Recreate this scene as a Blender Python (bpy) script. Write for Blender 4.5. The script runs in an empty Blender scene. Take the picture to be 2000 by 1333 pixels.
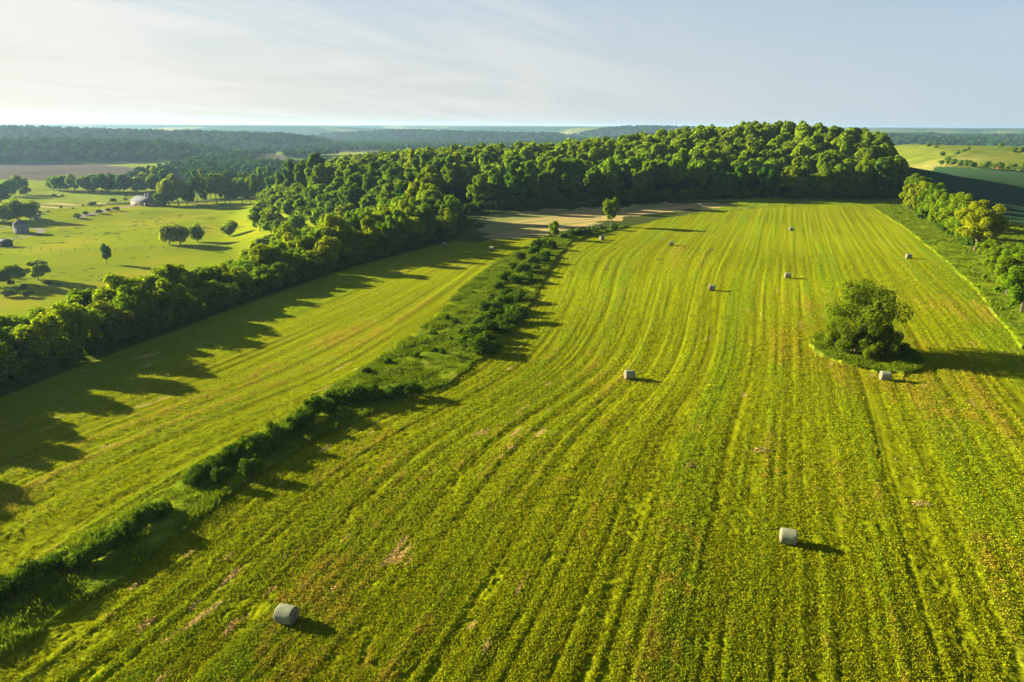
import bpy, math, random
import numpy as np
from mathutils import Matrix, Vector

sc = bpy.context.scene
COL = sc.collection
R = math.radians
rng = np.random.default_rng(7)

# ------------------------------------------------------------------ camera
CAM_H, F, PITCH, ROLL = 34.0, 1333.0, 17.51, 0.27
cam_data = bpy.data.cameras.new('camera')
cam_data.sensor_width = 36; cam_data.lens = 36 * F / 2000
cam_data.clip_start = 0.5; cam_data.clip_end = 60000
cam = bpy.data.objects.new('camera', cam_data); COL.objects.link(cam)
CM = Matrix.Rotation(R(90 - PITCH), 3, 'X') @ Matrix.Rotation(R(ROLL), 3, 'Z')
cam.matrix_world = Matrix.Translation((0, 0, CAM_H)) @ CM.to_4x4()
sc.camera = cam
CMn = np.array(CM)

# ------------------------------------------------------------------ light, sky, exposure
SUN_EL, SUN_AZ = 17.0, 159.0           # azimuth measured from +X, counter clockwise
sdir = Vector((math.cos(R(SUN_AZ)) * math.cos(R(SUN_EL)), math.sin(R(SUN_AZ)) * math.cos(R(SUN_EL)), math.sin(R(SUN_EL))))
sun = bpy.data.lights.new('sun', 'SUN'); sun.energy = 5.0; sun.angle = R(0.53); sun.color = (1.0, 0.86, 0.60)
so = bpy.data.objects.new('sun', sun); COL.objects.link(so)
so.rotation_euler = sdir.to_track_quat('Z', 'Y').to_euler(); so.location = (-300, 100, 200)
sc.view_settings.view_transform = 'Standard'; sc.view_settings.look = 'None'
sc.view_settings.exposure = 2.38; sc.view_settings.gamma = 1.0
sc.cycles.use_denoising = True
sc.cycles.max_bounces = 5; sc.cycles.diffuse_bounces = 3; sc.cycles.transmission_bounces = 3
sc.cycles.volume_bounces = 0; sc.cycles.transparent_max_bounces = 4
sc.cycles.caustics_reflective = False; sc.cycles.caustics_refractive = False

def N(nt, typ, loc=None, **kw):
    n = nt.nodes.new(typ)
    for k, v in kw.items():
        if k.startswith('i_'):
            key = k[2:]
            n.inputs[int(key) if key.isdigit() else key.replace('_', ' ')].default_value = v
        else: setattr(n, k, v)
    return n
def ramp(nt, fac, pts, interp='LINEAR'):
    r = nt.nodes.new('ShaderNodeValToRGB'); r.color_ramp.interpolation = interp
    e = r.color_ramp.elements
    while len(e) < len(pts): e.new(0.5)
    for q, (p, c) in zip(e, pts):
        q.position = p; q.color = (*c, 1) if len(c) == 3 else c
    nt.links.new(fac, r.inputs[0]); return r.outputs[0]
def mixc(nt, fac, a, b, mode='MIX'):
    m = nt.nodes.new('ShaderNodeMix'); m.data_type = 'RGBA'; m.blend_type = mode
    for s, v in ((0, fac), (6, a), (7, b)):
        if hasattr(v, 'is_linked') or hasattr(v, 'links'): nt.links.new(v, m.inputs[s])
        else: m.inputs[s].default_value = v if s == 0 else (*v, 1)
    return m.outputs[2]
def mth(nt, op, a, b=None, clamp=False):
    m = nt.nodes.new('ShaderNodeMath'); m.operation = op; m.use_clamp = clamp
    for s, v in ((0, a), (1, b)):
        if v is None: continue
        if hasattr(v, 'links'): nt.links.new(v, m.inputs[s])
        else: m.inputs[s].default_value = v
    return m.outputs[0]

world = bpy.data.worlds.new('World'); sc.world = world; world.use_nodes = True
nt = world.node_tree; nt.nodes.clear()
out = N(nt, 'ShaderNodeOutputWorld'); bg = N(nt, 'ShaderNodeBackground'); bg.inputs[1].default_value = 0.05
sky = N(nt, 'ShaderNodeTexSky', sky_type='NISHITA', sun_disc=False)
sky.sun_elevation = R(SUN_EL); sky.sun_rotation = R(90 - SUN_AZ)
sky.air_density = 1.0; sky.dust_density = 1.2; sky.ozone_density = 1.6; sky.altitude = 300
tc = N(nt, 'ShaderNodeTexCoord')
sep = N(nt, 'ShaderNodeSeparateXYZ'); nt.links.new(tc.outputs['Generated'], sep.inputs[0])
# cirrus lie on a flat deck high above: project the direction on it
zz = mth(nt, 'ADD', mth(nt, 'MAXIMUM', sep.outputs[2], 0.0), 0.10)
cx = mth(nt, 'DIVIDE', sep.outputs[0], zz); cy = mth(nt, 'DIVIDE', sep.outputs[1], zz)
cmb = N(nt, 'ShaderNodeCombineXYZ'); nt.links.new(cx, cmb.inputs[0]); nt.links.new(cy, cmb.inputs[1])
mp = N(nt, 'ShaderNodeMapping', vector_type='TEXTURE'); mp.inputs['Rotation'].default_value = (0, 0, R(57)); mp.inputs['Scale'].default_value = (2.5, 0.9, 1)
mp.inputs['Location'].default_value = (1.3, 0.4, 0)
nt.links.new(cmb.outputs[0], mp.inputs[0])
n1 = N(nt, 'ShaderNodeTexNoise', i_Scale=0.8, i_Detail=9.0, i_Roughness=0.6, i_Distortion=1.0)
nt.links.new(mp.outputs[0], n1.inputs['Vector'])
cl = ramp(nt, n1.outputs[0], [(0.43, (0, 0, 0)), (0.60, (1, 1, 1))])
# thin veil, denser towards the sun's side
veil = N(nt, 'ShaderNodeMapRange', clamp=True); nt.links.new(sep.outputs[0], veil.inputs[0])
for i, v in ((1, 0.25), (2, -0.55), (3, 0.05), (4, 1.0)): veil.inputs[i].default_value = v
cf = mth(nt, 'MULTIPLY', cl, veil.outputs[0], True)
cf = mth(nt, 'MULTIPLY', cf, 0.95)
hc_ = N(nt, 'ShaderNodeMapRange', clamp=True); nt.links.new(sep.outputs[2], hc_.inputs[0])
for i, v in ((1, 0.3), (2, 0.6), (3, 1.0), (4, 0.12)): hc_.inputs[i].default_value = v
cf = mth(nt, 'MULTIPLY', cf, hc_.outputs[0])
hz = N(nt, 'ShaderNodeMapRange', clamp=True); nt.links.new(sep.outputs[2], hz.inputs[0])
for i, v in ((1, 0.04), (2, 0.62), (3, 0.93), (4, 0.0)): hz.inputs[i].default_value = v
WARM, COOL = (3.3, 3.12, 2.68), (2.05, 2.5, 2.85)
hx = N(nt, 'ShaderNodeMapRange', clamp=True); nt.links.new(sep.outputs[0], hx.inputs[0])
for i, v in ((1, -0.6), (2, 0.65), (3, 0.0), (4, 1.0)): hx.inputs[i].default_value = v
milky = mixc(nt, hx.outputs[0], WARM, COOL)
hy = N(nt, 'ShaderNodeMapRange', clamp=True); nt.links.new(sep.outputs[2], hy.inputs[0])
for i, v in ((1, 0.0), (2, 0.22), (3, 0.0), (4, 1.0)): hy.inputs[i].default_value = v
milky = mixc(nt, hy.outputs[0], milky, mixc(nt, hx.outputs[0], (2.3, 2.68, 2.9), (1.7, 2.2, 2.85)))
c1 = mixc(nt, hz.outputs[0], mixc(nt, 1.0, sky.outputs[0], (.6, .6, .6), 'MULTIPLY'), milky)
c2 = mixc(nt, cf, c1, (3.5, 3.4, 3.2))
nt.links.new(c2, bg.inputs[0]); nt.links.new(bg.outputs[0], out.inputs[0])

# ------------------------------------------------------------------ maths helpers
def smooth(a, b, x):
    t = np.clip((np.asarray(x, float) - a) / (b - a), 0, 1); return t * t * (3 - 2 * t)
def _h(ix, iy, s):
    h = (ix.astype(np.int64) * 374761393 + iy.astype(np.int64) * 668265263 + s * 1442695041) & 0xffffffff
    h = ((h ^ (h >> 13)) * 1274126177) & 0xffffffff
    h = (h ^ (h >> 16)) & 0xffffffff
    return h / 2147483648.0 - 1.0
def noise(x, y, s=0):
    x = np.asarray(x, float); y = np.asarray(y, float)
    ix = np.floor(x); iy = np.floor(y); fx = x - ix; fy = y - iy
    fx = fx * fx * (3 - 2 * fx); fy = fy * fy * (3 - 2 * fy)
    a = _h(ix, iy, s); b = _h(ix + 1, iy, s); c = _h(ix, iy + 1, s); d = _h(ix + 1, iy + 1, s)
    return (a * (1 - fx) + b * fx) * (1 - fy) + (c * (1 - fx) + d * fx) * fy
def fbm(x, y, o=4, s=0, g=0.5):
    t = 0; a = 1; w = 0
    for i in range(o):
        t = t + a * noise(x * 2**i + 17.3 * i, y * 2**i - 9.1 * i, s + i); w += a; a *= g
    return t / w
def pdist(x, y, poly):
    """distance to a polyline, sign (+ on its left), and the parameter along it"""
    best = np.full(np.shape(x), 1e18); sg = np.zeros(np.shape(x)); par = np.zeros(np.shape(x))
    for i in range(len(poly) - 1):
        ax, ay = poly[i]; bx, by = poly[i + 1]; dx, dy = bx - ax, by - ay
        t = np.clip(((x - ax) * dx + (y - ay) * dy) / (dx * dx + dy * dy), 0, 1)
        qx = x - ax - t * dx; qy = y - ay - t * dy; d = qx * qx + qy * qy
        m = d < best
        best = np.where(m, d, best); sg = np.where(m, np.sign(dx * (y - ay) - dy * (x - ax)), sg); par = np.where(m, i + t, par)
    return np.sqrt(best), sg, par
def inpoly(x, y, poly):
    r = np.zeros(np.shape(x), bool); n = len(poly)
    for i in range(n):
        x1, y1 = poly[i]; x2, y2 = poly[(i + 1) % n]
        if y1 == y2: continue
        c = ((y1 > y) != (y2 > y)) & (x < (x2 - x1) * (y - y1) / (y2 - y1) + x1)
        r ^= c
    return r

# ------------------------------------------------------------------ terrain
LEFT_EDGE = [(-95, -200), (-70, 40), (-66, 81), (-62, 100), (-54, 130), (-39, 171), (-18, 212), (-16, 240), (-34, 275), (-72, 330), (-108, 420), (-130, 620), (-140, 1200)]
RIGHT_EDGE = [(60, -200), (75, 60), (92, 116), (114, 159), (138, 212), (168, 293), (200, 345), (285, 480), (335, 650), (420, 900), (600, 1500)]
HILL1 = ([(-1500, 800), (-1150, 900), (-800, 1060), (-690, 1110), (-580, 1170), (-530, 1210), (-480, 1250)], [12, 8, 3, 2, -1, -10, -25], 160)
HILL2 = ([(-2300, 1500), (-1221, 1590), (-980, 1660), (-730, 1740), (-590, 1800), (-500, 1840), (-440, 1860), (-390, 1880)], [24, 19, 14, 7, 4, -8, -22, -31], 250)
HILL3 = ([(-680, 3150), (-520, 3050), (-300, 3050), (100, 3100)], [-8, 4, 2, -6], 380)
HILL4 = ([(380, 2300), (700, 2450), (1300, 2500), (1700, 2300)], [-10, 6, 2, -16], 420)
RPROF = ([0, 180, 250, 330, 420, 520, 620, 760, 900, 1060, 1250, 1500, 2000], [0, 0, -2, -7, -11, -9.5, -5, -7, 1, 11, 9, -8, -26])
def T(x, y):
    x = np.asarray(x, float); y = np.asarray(y, float); D = np.hypot(x, y)
    d, s, _ = pdist(x, y, LEFT_EDGE); sL = d * s
    floor = -18.5 - 21 * smooth(1000, 3800, D) + 1.2 * noise(x / 90, y / 90, 3)
    p = (1 - smooth(3, 66, sL)) * (1 - smooth(480, 820, y))
    z = floor * (1 - p)
    hill = 17.5 * np.exp(-((x - 184) / 90) ** 2 - ((y - 452) / 75) ** 2) + 8.0 * np.exp(-((x - 85) / 82) ** 2 - ((y - 440) / 75) ** 2) + 4 * np.exp(-((x + 25) / 70) ** 2 - ((y - 400) / 80) ** 2)
    d2, s2, _ = pdist(x, y, RIGHT_EDGE); sR = -d2 * s2
    wR = smooth(5, 130, sR)
    z = z + hill * (1 - smooth(0, 110, sR))
    z = z * (1 - wR) + np.interp(D, *RPROF) * wR
    for pl, hs, w in (HILL1, HILL2, HILL3, HILL4):
        dd, _, par = pdist(x, y, pl)
        crest = np.interp(par, range(len(hs)), hs)
        b = 1 - smooth(0.1 * w, w, dd * (1 + 0.22 * noise(x / 160, y / 160, 21)))
        z = z + np.maximum(crest - z, 0) * b
    far = smooth(2300, 3600, D)
    n = fbm(x / 2100, y / 1500, 4, 31) + 0.28 * smooth(6000, 9000, D)
    pl = -40 + (64 + 9 * smooth(6000, 16000, D)) * smooth(-0.16, 0.2, n) + 4.5 * noise(x / 900, y / 900, 41) + 2 * noise(x / 350, y / 350, 42)
    z = z + np.maximum(pl - z, 0) * far
    z = z + 1.1 * noise(x / 46, y / 38, 7) * smooth(30, 80, sL) * (1 - smooth(900, 1200, D))
    z = z + 0.25 * noise(x / 28, y / 28, 5) * smooth(20, 60, D) + 2.0 * noise(x / 140, y / 140, 6) * smooth(350, 900, D)
    return z
_DS = np.concatenate([np.linspace(20, 600, 581), np.geomspace(602, 20000, 600)])
def P(px, py, z=None):
    """where the sight line through a point of the photograph meets the ground"""
    d = CMn @ np.array([(px - 1000) / F, -(py - 666.5) / F, -1.0]); d = d / math.hypot(d[0], d[1])
    if z is not None:
        k = (z - CAM_H) / d[2]; return d[0] * k, d[1] * k
    g = CAM_H + d[2] * _DS - T(d[0] * _DS, d[1] * _DS)
    i = int(np.argmax(g < 0)) if (g < 0).any() else len(_DS) - 1
    i = max(i, 1); t = g[i - 1] / (g[i - 1] - g[i] + 1e-9); k = _DS[i - 1] + t * (_DS[i] - _DS[i - 1])
    return float(d[0] * k), float(d[1] * k)
CMi = CMn.T
def proj(x, y, z):
    q = CMi @ np.array([x, y, z - CAM_H]); return 1000 + F * q[0] / -q[2], 666.5 - F * q[1] / -q[2]
def PP(l): return [P(*q) for q in l]
def Tz(x, y): return float(T(x, y))

EDGE_PX = [(-60, 1325), (0, 1290), (270, 1110), (500, 930), (600, 868), (700, 820), (820, 770), (880, 750), (980, 670), (1040, 590), (1062, 545), (1085, 505), (1112, 475), (1160, 460), (1230, 443)]
EDGE = PP(EDGE_PX)
TOP_PX = [(1230, 443), (1300, 426), (1400, 414), (1500, 407), (1600, 400), (1690, 403)]
TOPB = PP(TOP_PX)
RB = PP([(1705, 406), (1760, 440), (1830, 495), (1900, 560), (1995, 680)]); RB = [(RB[0][0] + 3, RB[0][1] + 4)] + RB + [(60, 40), (48, 0)]
VL = PP([(-60, 1150), (0, 1148), (200, 1034), (330, 956), (470, 874), (620, 776), (760, 690), (850, 622), (900, 565), (960, 520), (1030, 482), (1060, 466)])
E_y = np.array([-80, -20] + [q[1] for q in EDGE]); E_x = np.array([-72, -52] + [q[0] for q in EDGE])
_o = np.argsort(E_y); E_y, E_x = E_y[_o], E_x[_o]
_gy = np.arange(-100, 420, 2.0); _ge = np.interp(_gy, E_y, E_x, right=None)
_ge = np.where(_gy > 185, np.interp(185, E_y, E_x) + (_gy - 185) * 0.385, _ge)
_k = np.exp(-np.linspace(-2, 2, 21) ** 2); _k /= _k.sum(); _gs = np.convolve(np.pad(_ge, 10, 'edge'), _k, 'valid')
FIELD_R = [(-62, 0)] + EDGE + TOPB + RB
SIDE = [(-80, 0), (-60, 30)] + VL + PP([(1055, 462), (960, 470), (930, 474)]) + [(-18, 212), (-39, 171), (-54, 130), (-62, 100), (-66, 81), (-70, 40), (-80, 0)]
STUB = PP([(935, 470), (945, 425), (1000, 413), (1160, 406), (1300, 397), (1400, 396), (1440, 401), (1330, 410), (1230, 424), (1165, 438), (1100, 452), (1050, 464), (940, 478)])
NORTHV = PP([(1225, 446), (1420, 402), (1440, 394), (1300, 392), (1440, 388), (1560, 384), (1760, 388), (1775, 402), (1690, 406), (1600, 404), (1500, 411), (1400, 418), (1300, 430)])
VERGE = [EDGE[0]] + EDGE + VL[::-1]
RVERGE = RB[:-2] + PP([(2080, 690), (2050, 560), (2060, 440), (1990, 440), (1880, 418), (1760, 396)])
ISLE_C = (56.0, 103.0)
BROWN1 = PP([(-80, 316), (100, 316), (200, 322), (330, 338), (250, 347), (120, 352), (-80, 352)])
WOODP = PP([(250, 352), (330, 336), (400, 300), (470, 312), (500, 328), (562, 328), (700, 318), (780, 300), (800, 345), (640, 350), (480, 356), (370, 358)])
BROWN2 = PP([(470, 312), (555, 300), (562, 325), (500, 326)])
TERR = PP([(78, 386), (180, 377), (300, 371), (320, 373), (300, 386), (262, 394), (160, 404), (80, 414)])
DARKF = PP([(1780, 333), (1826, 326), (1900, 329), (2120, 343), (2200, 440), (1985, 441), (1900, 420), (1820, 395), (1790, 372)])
TRACK = PP([(300, 401), (262, 402), (235, 406), (190, 415), (155, 424)])
TRACK2 = PP([(-20, 447), (30, 444), (66, 445), (82, 450), (74, 457), (40, 465), (-20, 470)])

# ------------------------------------------------------------------ mesh helpers
def link(name, data, parent=None):
    o = bpy.data.objects.new(name, data); COL.objects.link(o)
    if parent: o.parent = parent
    return o
def mk(name, verts, facegroups, mat=None, smooth_=False, attrs=None):
    me = bpy.data.meshes.new(name); verts = np.asarray(verts, np.float32)
    fg = [np.asarray(f, np.int32) for f in facegroups if len(f)]
    tot = np.concatenate([np.full(len(f), f.shape[1], np.int32) for f in fg])
    loops = np.concatenate([f.ravel() for f in fg])
    me.vertices.add(len(verts)); me.vertices.foreach_set('co', verts.ravel())
    me.loops.add(len(loops)); me.loops.foreach_set('vertex_index', loops)
    me.polygons.add(len(tot)); me.polygons.foreach_set('loop_start', np.concatenate([[0], np.cumsum(tot)[:-1]]).astype(np.int32))
    me.polygons.foreach_set('loop_total', tot)
    if smooth_: me.polygons.foreach_set('use_smooth', np.ones(len(tot), bool))
    for k, v in (attrs or {}).items():
        if np.ndim(v) == 2:
            a = me.attributes.new(k, 'FLOAT_COLOR', 'POINT'); c = np.ones((len(v), 4), np.float32); c[:, :3] = v
            a.data.foreach_set('color', c.ravel())
        else:
            a = me.attributes.new(k, 'FLOAT', 'POINT'); a.data.foreach_set('value', np.asarray(v, np.float32))
    me.update(calc_edges=True)
    if mat: me.materials.append(mat)
    return me
def tag(o, label=None, cat=None, group=None, kind=None):
    if label: o['label'] = label
    if cat: o['category'] = cat
    if group: o['group'] = group
    if kind: o['kind'] = kind
    return o
def empty(name, loc, rz=0):
    o = bpy.data.objects.new(name, None); COL.objects.link(o); o.location = loc; o.rotation_euler = (0, 0, rz); o.empty_display_size = 0.2
    return o

# ------------------------------------------------------------------ materials
def newmat(name):
    m = bpy.data.materials.new(name); m.use_nodes = True; m.node_tree.nodes.clear(); return m, m.node_tree
def ground_mat(name, fine=6.0, lo=0.62, hi=1.4, bump=0.10, bscale=4.0, trans=0.0):
    m, nt = newmat(name); o = N(nt, 'ShaderNodeOutputMaterial'); b = N(nt, 'ShaderNodeBsdfDiffuse', i_Roughness=0.0)
    at = N(nt, 'ShaderNodeAttribute', attribute_name='Col'); g = N(nt, 'ShaderNodeNewGeometry')
    n = N(nt, 'ShaderNodeTexNoise', i_Scale=fine, i_Detail=5.0, i_Roughness=0.75); nt.links.new(g.outputs['Position'], n.inputs['Vector'])
    v = ramp(nt, n.outputs[0], [(0.30, (lo, lo * 1.02, lo)), (0.5, (1, 1, 1)), (0.68, (hi, hi, hi * 1.02))])
    c = mixc(nt, 1.0, at.outputs['Color'], v, 'MULTIPLY'); nt.links.new(c, b.inputs[0])
    n2 = N(nt, 'ShaderNodeTexNoise', i_Scale=bscale, i_Detail=6.0, i_Roughness=0.7); nt.links.new(g.outputs['Position'], n2.inputs['Vector'])
    bp = N(nt, 'ShaderNodeBump', i_Strength=1.0, i_Distance=bump); nt.links.new(n2.outputs[0], bp.inputs['Height'])
    nt.links.new(bp.outputs[0], b.inputs['Normal'])
    nt.links.new(b.outputs[0], o.inputs[0]); return m
def leaf_mat(name, cols, trans=0.35, tcol=(1.35, 1.25, 0.35), gloss=0.0, var=0.35):
    m, nt = newmat(name); o = N(nt, 'ShaderNodeOutputMaterial')
    oi = N(nt, 'ShaderNodeObjectInfo'); at = N(nt, 'ShaderNodeAttribute', attribute_name='v')
    c = ramp(nt, oi.outputs['Random'], [(i / max(1, len(cols) - 1), q) for i, q in enumerate(cols)])
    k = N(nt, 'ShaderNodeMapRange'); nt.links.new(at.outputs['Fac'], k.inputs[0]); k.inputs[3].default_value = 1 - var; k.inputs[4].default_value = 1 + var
    cc = N(nt, 'ShaderNodeVectorMath', operation='SCALE'); nt.links.new(c, cc.inputs[0]); nt.links.new(k.outputs[0], cc.inputs[3])
    d = N(nt, 'ShaderNodeBsdfDiffuse'); nt.links.new(cc.outputs[0], d.inputs[0])
    t = N(nt, 'ShaderNodeBsdfTranslucent'); tm = N(nt, 'ShaderNodeVectorMath', operation='MULTIPLY'); nt.links.new(cc.outputs[0], tm.inputs[0]); tm.inputs[1].default_value = tcol
    nt.links.new(tm.outputs[0], t.inputs[0])
    ms = N(nt, 'ShaderNodeMixShader', i_0=trans); nt.links.new(d.outputs[0], ms.inputs[1]); nt.links.new(t.outputs[0], ms.inputs[2])
    g = N(nt, 'ShaderNodeBsdfGlossy', i_Roughness=0.45); g.inputs[0].default_value = (1, 1, 1, 1)
    ms2 = N(nt, 'ShaderNodeMixShader', i_0=gloss); nt.links.new(ms.outputs[0], ms2.inputs[1]); nt.links.new(g.outputs[0], ms2.inputs[2])
    nt.links.new(ms2.outputs[0], o.inputs[0]); return m
def plain_mat(name, c1, c2, scale=5.0, rough=0.8, bump=0.02, metal=0.0, stretch=(1, 1, 1)):
    m, nt = newmat(name); o = N(nt, 'ShaderNodeOutputMaterial'); b = N(nt, 'ShaderNodeBsdfPrincipled', i_Roughness=rough, i_Metallic=metal); b.inputs['Specular IOR Level'].default_value = .12
    t = N(nt, 'ShaderNodeTexCoord'); mp = N(nt, 'ShaderNodeMapping'); mp.inputs['Scale'].default_value = stretch; nt.links.new(t.outputs['Object'], mp.inputs[0])
    n = N(nt, 'ShaderNodeTexNoise', i_Scale=scale, i_Detail=6.0, i_Roughness=0.65); nt.links.new(mp.outputs[0], n.inputs['Vector'])
    nt.links.new(ramp(nt, n.outputs[0], [(0.35, c1), (0.65, c2)]), b.inputs['Base Color'])
    bp = N(nt, 'ShaderNodeBump', i_Strength=0.8, i_Distance=bump); nt.links.new(n.outputs[0], bp.inputs['Height']); nt.links.new(bp.outputs[0], b.inputs['Normal'])
    nt.links.new(b.outputs[0], o.inputs[0]); return m
M = {}
M['field'] = ground_mat('mown_grass', 5.0, 0.65, 1.4, 0.05, 3.2)
M['soil'] = ground_mat('earth', 2.0, 0.8, 1.2, 0.15, 1.5)
M['far'] = ground_mat('countryside_cover', 0.05, 0.7, 1.3, 1.2, 0.05)
M['leafA'] = leaf_mat('wood_leaves', [(.045, .125, .010), (.075, .165, .008), (.14, .22, .008), (.05, .13, .013), (.20, .245, .009), (.08, .17, .007), (.14, .21, .008)], 0.5, (1.35, 1.35, .4))
M['leafB'] = leaf_mat('hedge_leaves', [(.14, .225, .006), (.19, .25, .006), (.10, .19, .007), (.23, .26, .007), (.15, .23, .006), (.085, .17, .008)], 0.58, (1.4, 1.4, .4))
M['leafC'] = leaf_mat('shrub_leaves', [(.05, .11, .006), (.08, .14, .006), (.045, .10, .008)], 0.35)
M['leafD'] = leaf_mat('bright_leaves', [(.13, .21, .005), (.15, .22, .006)], 0.5)
M['blade'] = leaf_mat('grass_blades', [(.10, .155, .006), (.11, .16, .006)], 0.4, (1.05, 1.05, .5), 0.0, 0.4)
M['tuft'] = leaf_mat('mown_tufts', [(.105, .150, .007), (.105, .150, .007)], 0.3, (1.3, 1.2, .4), 0.0, 0.5)
M['bark'] = plain_mat('bark', (.05, .04, .03), (.14, .11, .08), 6, 0.9, 0.05, stretch=(1, 1, .2))
M['hay'] = plain_mat('hay', (.125, .15, .085), (.25, .26, .16), 9, 0.75, 0.04, stretch=(1.6, 1, 1))
M['hayend'] = plain_mat('hay_end', (.10, .09, .06), (.20, .17, .11), 12, 0.9, 0.05)
M['straw'] = plain_mat('straw', (.17, .135, .03), (.32, .25, .08), 8, 0.9, 0.03)

# ------------------------------------------------------------------ ground: one fan of quads, split by what grows on it
def field_uv(x, y):
    e = np.interp(y, _gy, _gs); s = x - e
    w = smooth(0, 55, np.abs(s))
    return x - (e * (1 - w) + (0.385 * y - 52) * w)
def lerp(c, c2, t): return c * (1 - t[:, None]) + np.array(c2) * t[:, None]
def row_relief(X, Y, U):
    w = .2 * noise(X / 4, Y / 12, 50); w2 = .3 * noise(X / 9, Y / 30, 53)
    h = .052 * noise(U / .62 + w, Y / 34, 51) + .036 * noise(U / 1.5 + w2, Y / 90, 52) + .022 * noise(U / .33, Y / 16, 47)
    rut = noise(U / 1.3 + .5 * w2, Y / 90, 86); return h - .05 * smooth(.70, .85, rut)
def field_col(X, Y):
    DD = np.hypot(X, Y); U = field_uv(X, Y); n_ = noise
    rA = n_(U / .62 + .2 * n_(X / 4, Y / 12, 50), Y / 34, 51); rB = n_(U / 1.5 + .3 * n_(X / 9, Y / 30, 53), Y / 90, 52); rC = n_(U / 5.5, Y / 130, 56)
    patch = fbm(X / 15, Y / 22, 4, 54); fleck = fbm(X / .8, Y / 1.2, 3, 55)
    c = np.tile(np.array([.152, .180, .003]), (len(X), 1))
    c = lerp(c, (.064, .125, .0045), smooth(-.1, .7, .38 * rB + .5 * rA + .35 * rC + .3 * fleck) * .62)
    c = lerp(c, (.185, .20, .004), smooth(.1, .8, -.35 * rB - .55 * rA + .45 * n_(X / 30, Y / 40, 49)) * .5)
    c = c * (1 + .30 * (.6 * rA + .4 * rB) + .12 * n_(X / 22, Y / 30, 46))[:, None]
    nr = smooth(100, 42, DD)
    yl = smooth(.24, .66, .62 * patch + .35 * rA + .25 * rB + .4 * fleck + (.02 + .25 * smooth(-6, 18, X)) * nr - .03)
    c = lerp(c, (.215, .165, .014), yl * .7)
    bare = smooth(.66, .80, fbm(U / 1.1, Y / 4, 3, 57) + .3 * n_(X / 12, Y / 12, 58) + .1 * fleck)
    c = lerp(c, (.38, .28, .10), bare * .85 * (1 - .75 * smooth(90, 150, DD)))
    isd = np.hypot(X - ISLE_C[0], (Y - ISLE_C[1]) / 1.25) + .5 * n_(X / 5, Y / 5, 48)
    arc = smooth(20, 11, isd); c = lerp(c, (.16, .14, .006), arc * (.25 + .45 * smooth(-.5, .8, n_(isd / .6, np.arctan2(Y - ISLE_C[1], X - ISLE_C[0]) * 3, 59))))
    return c
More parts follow.
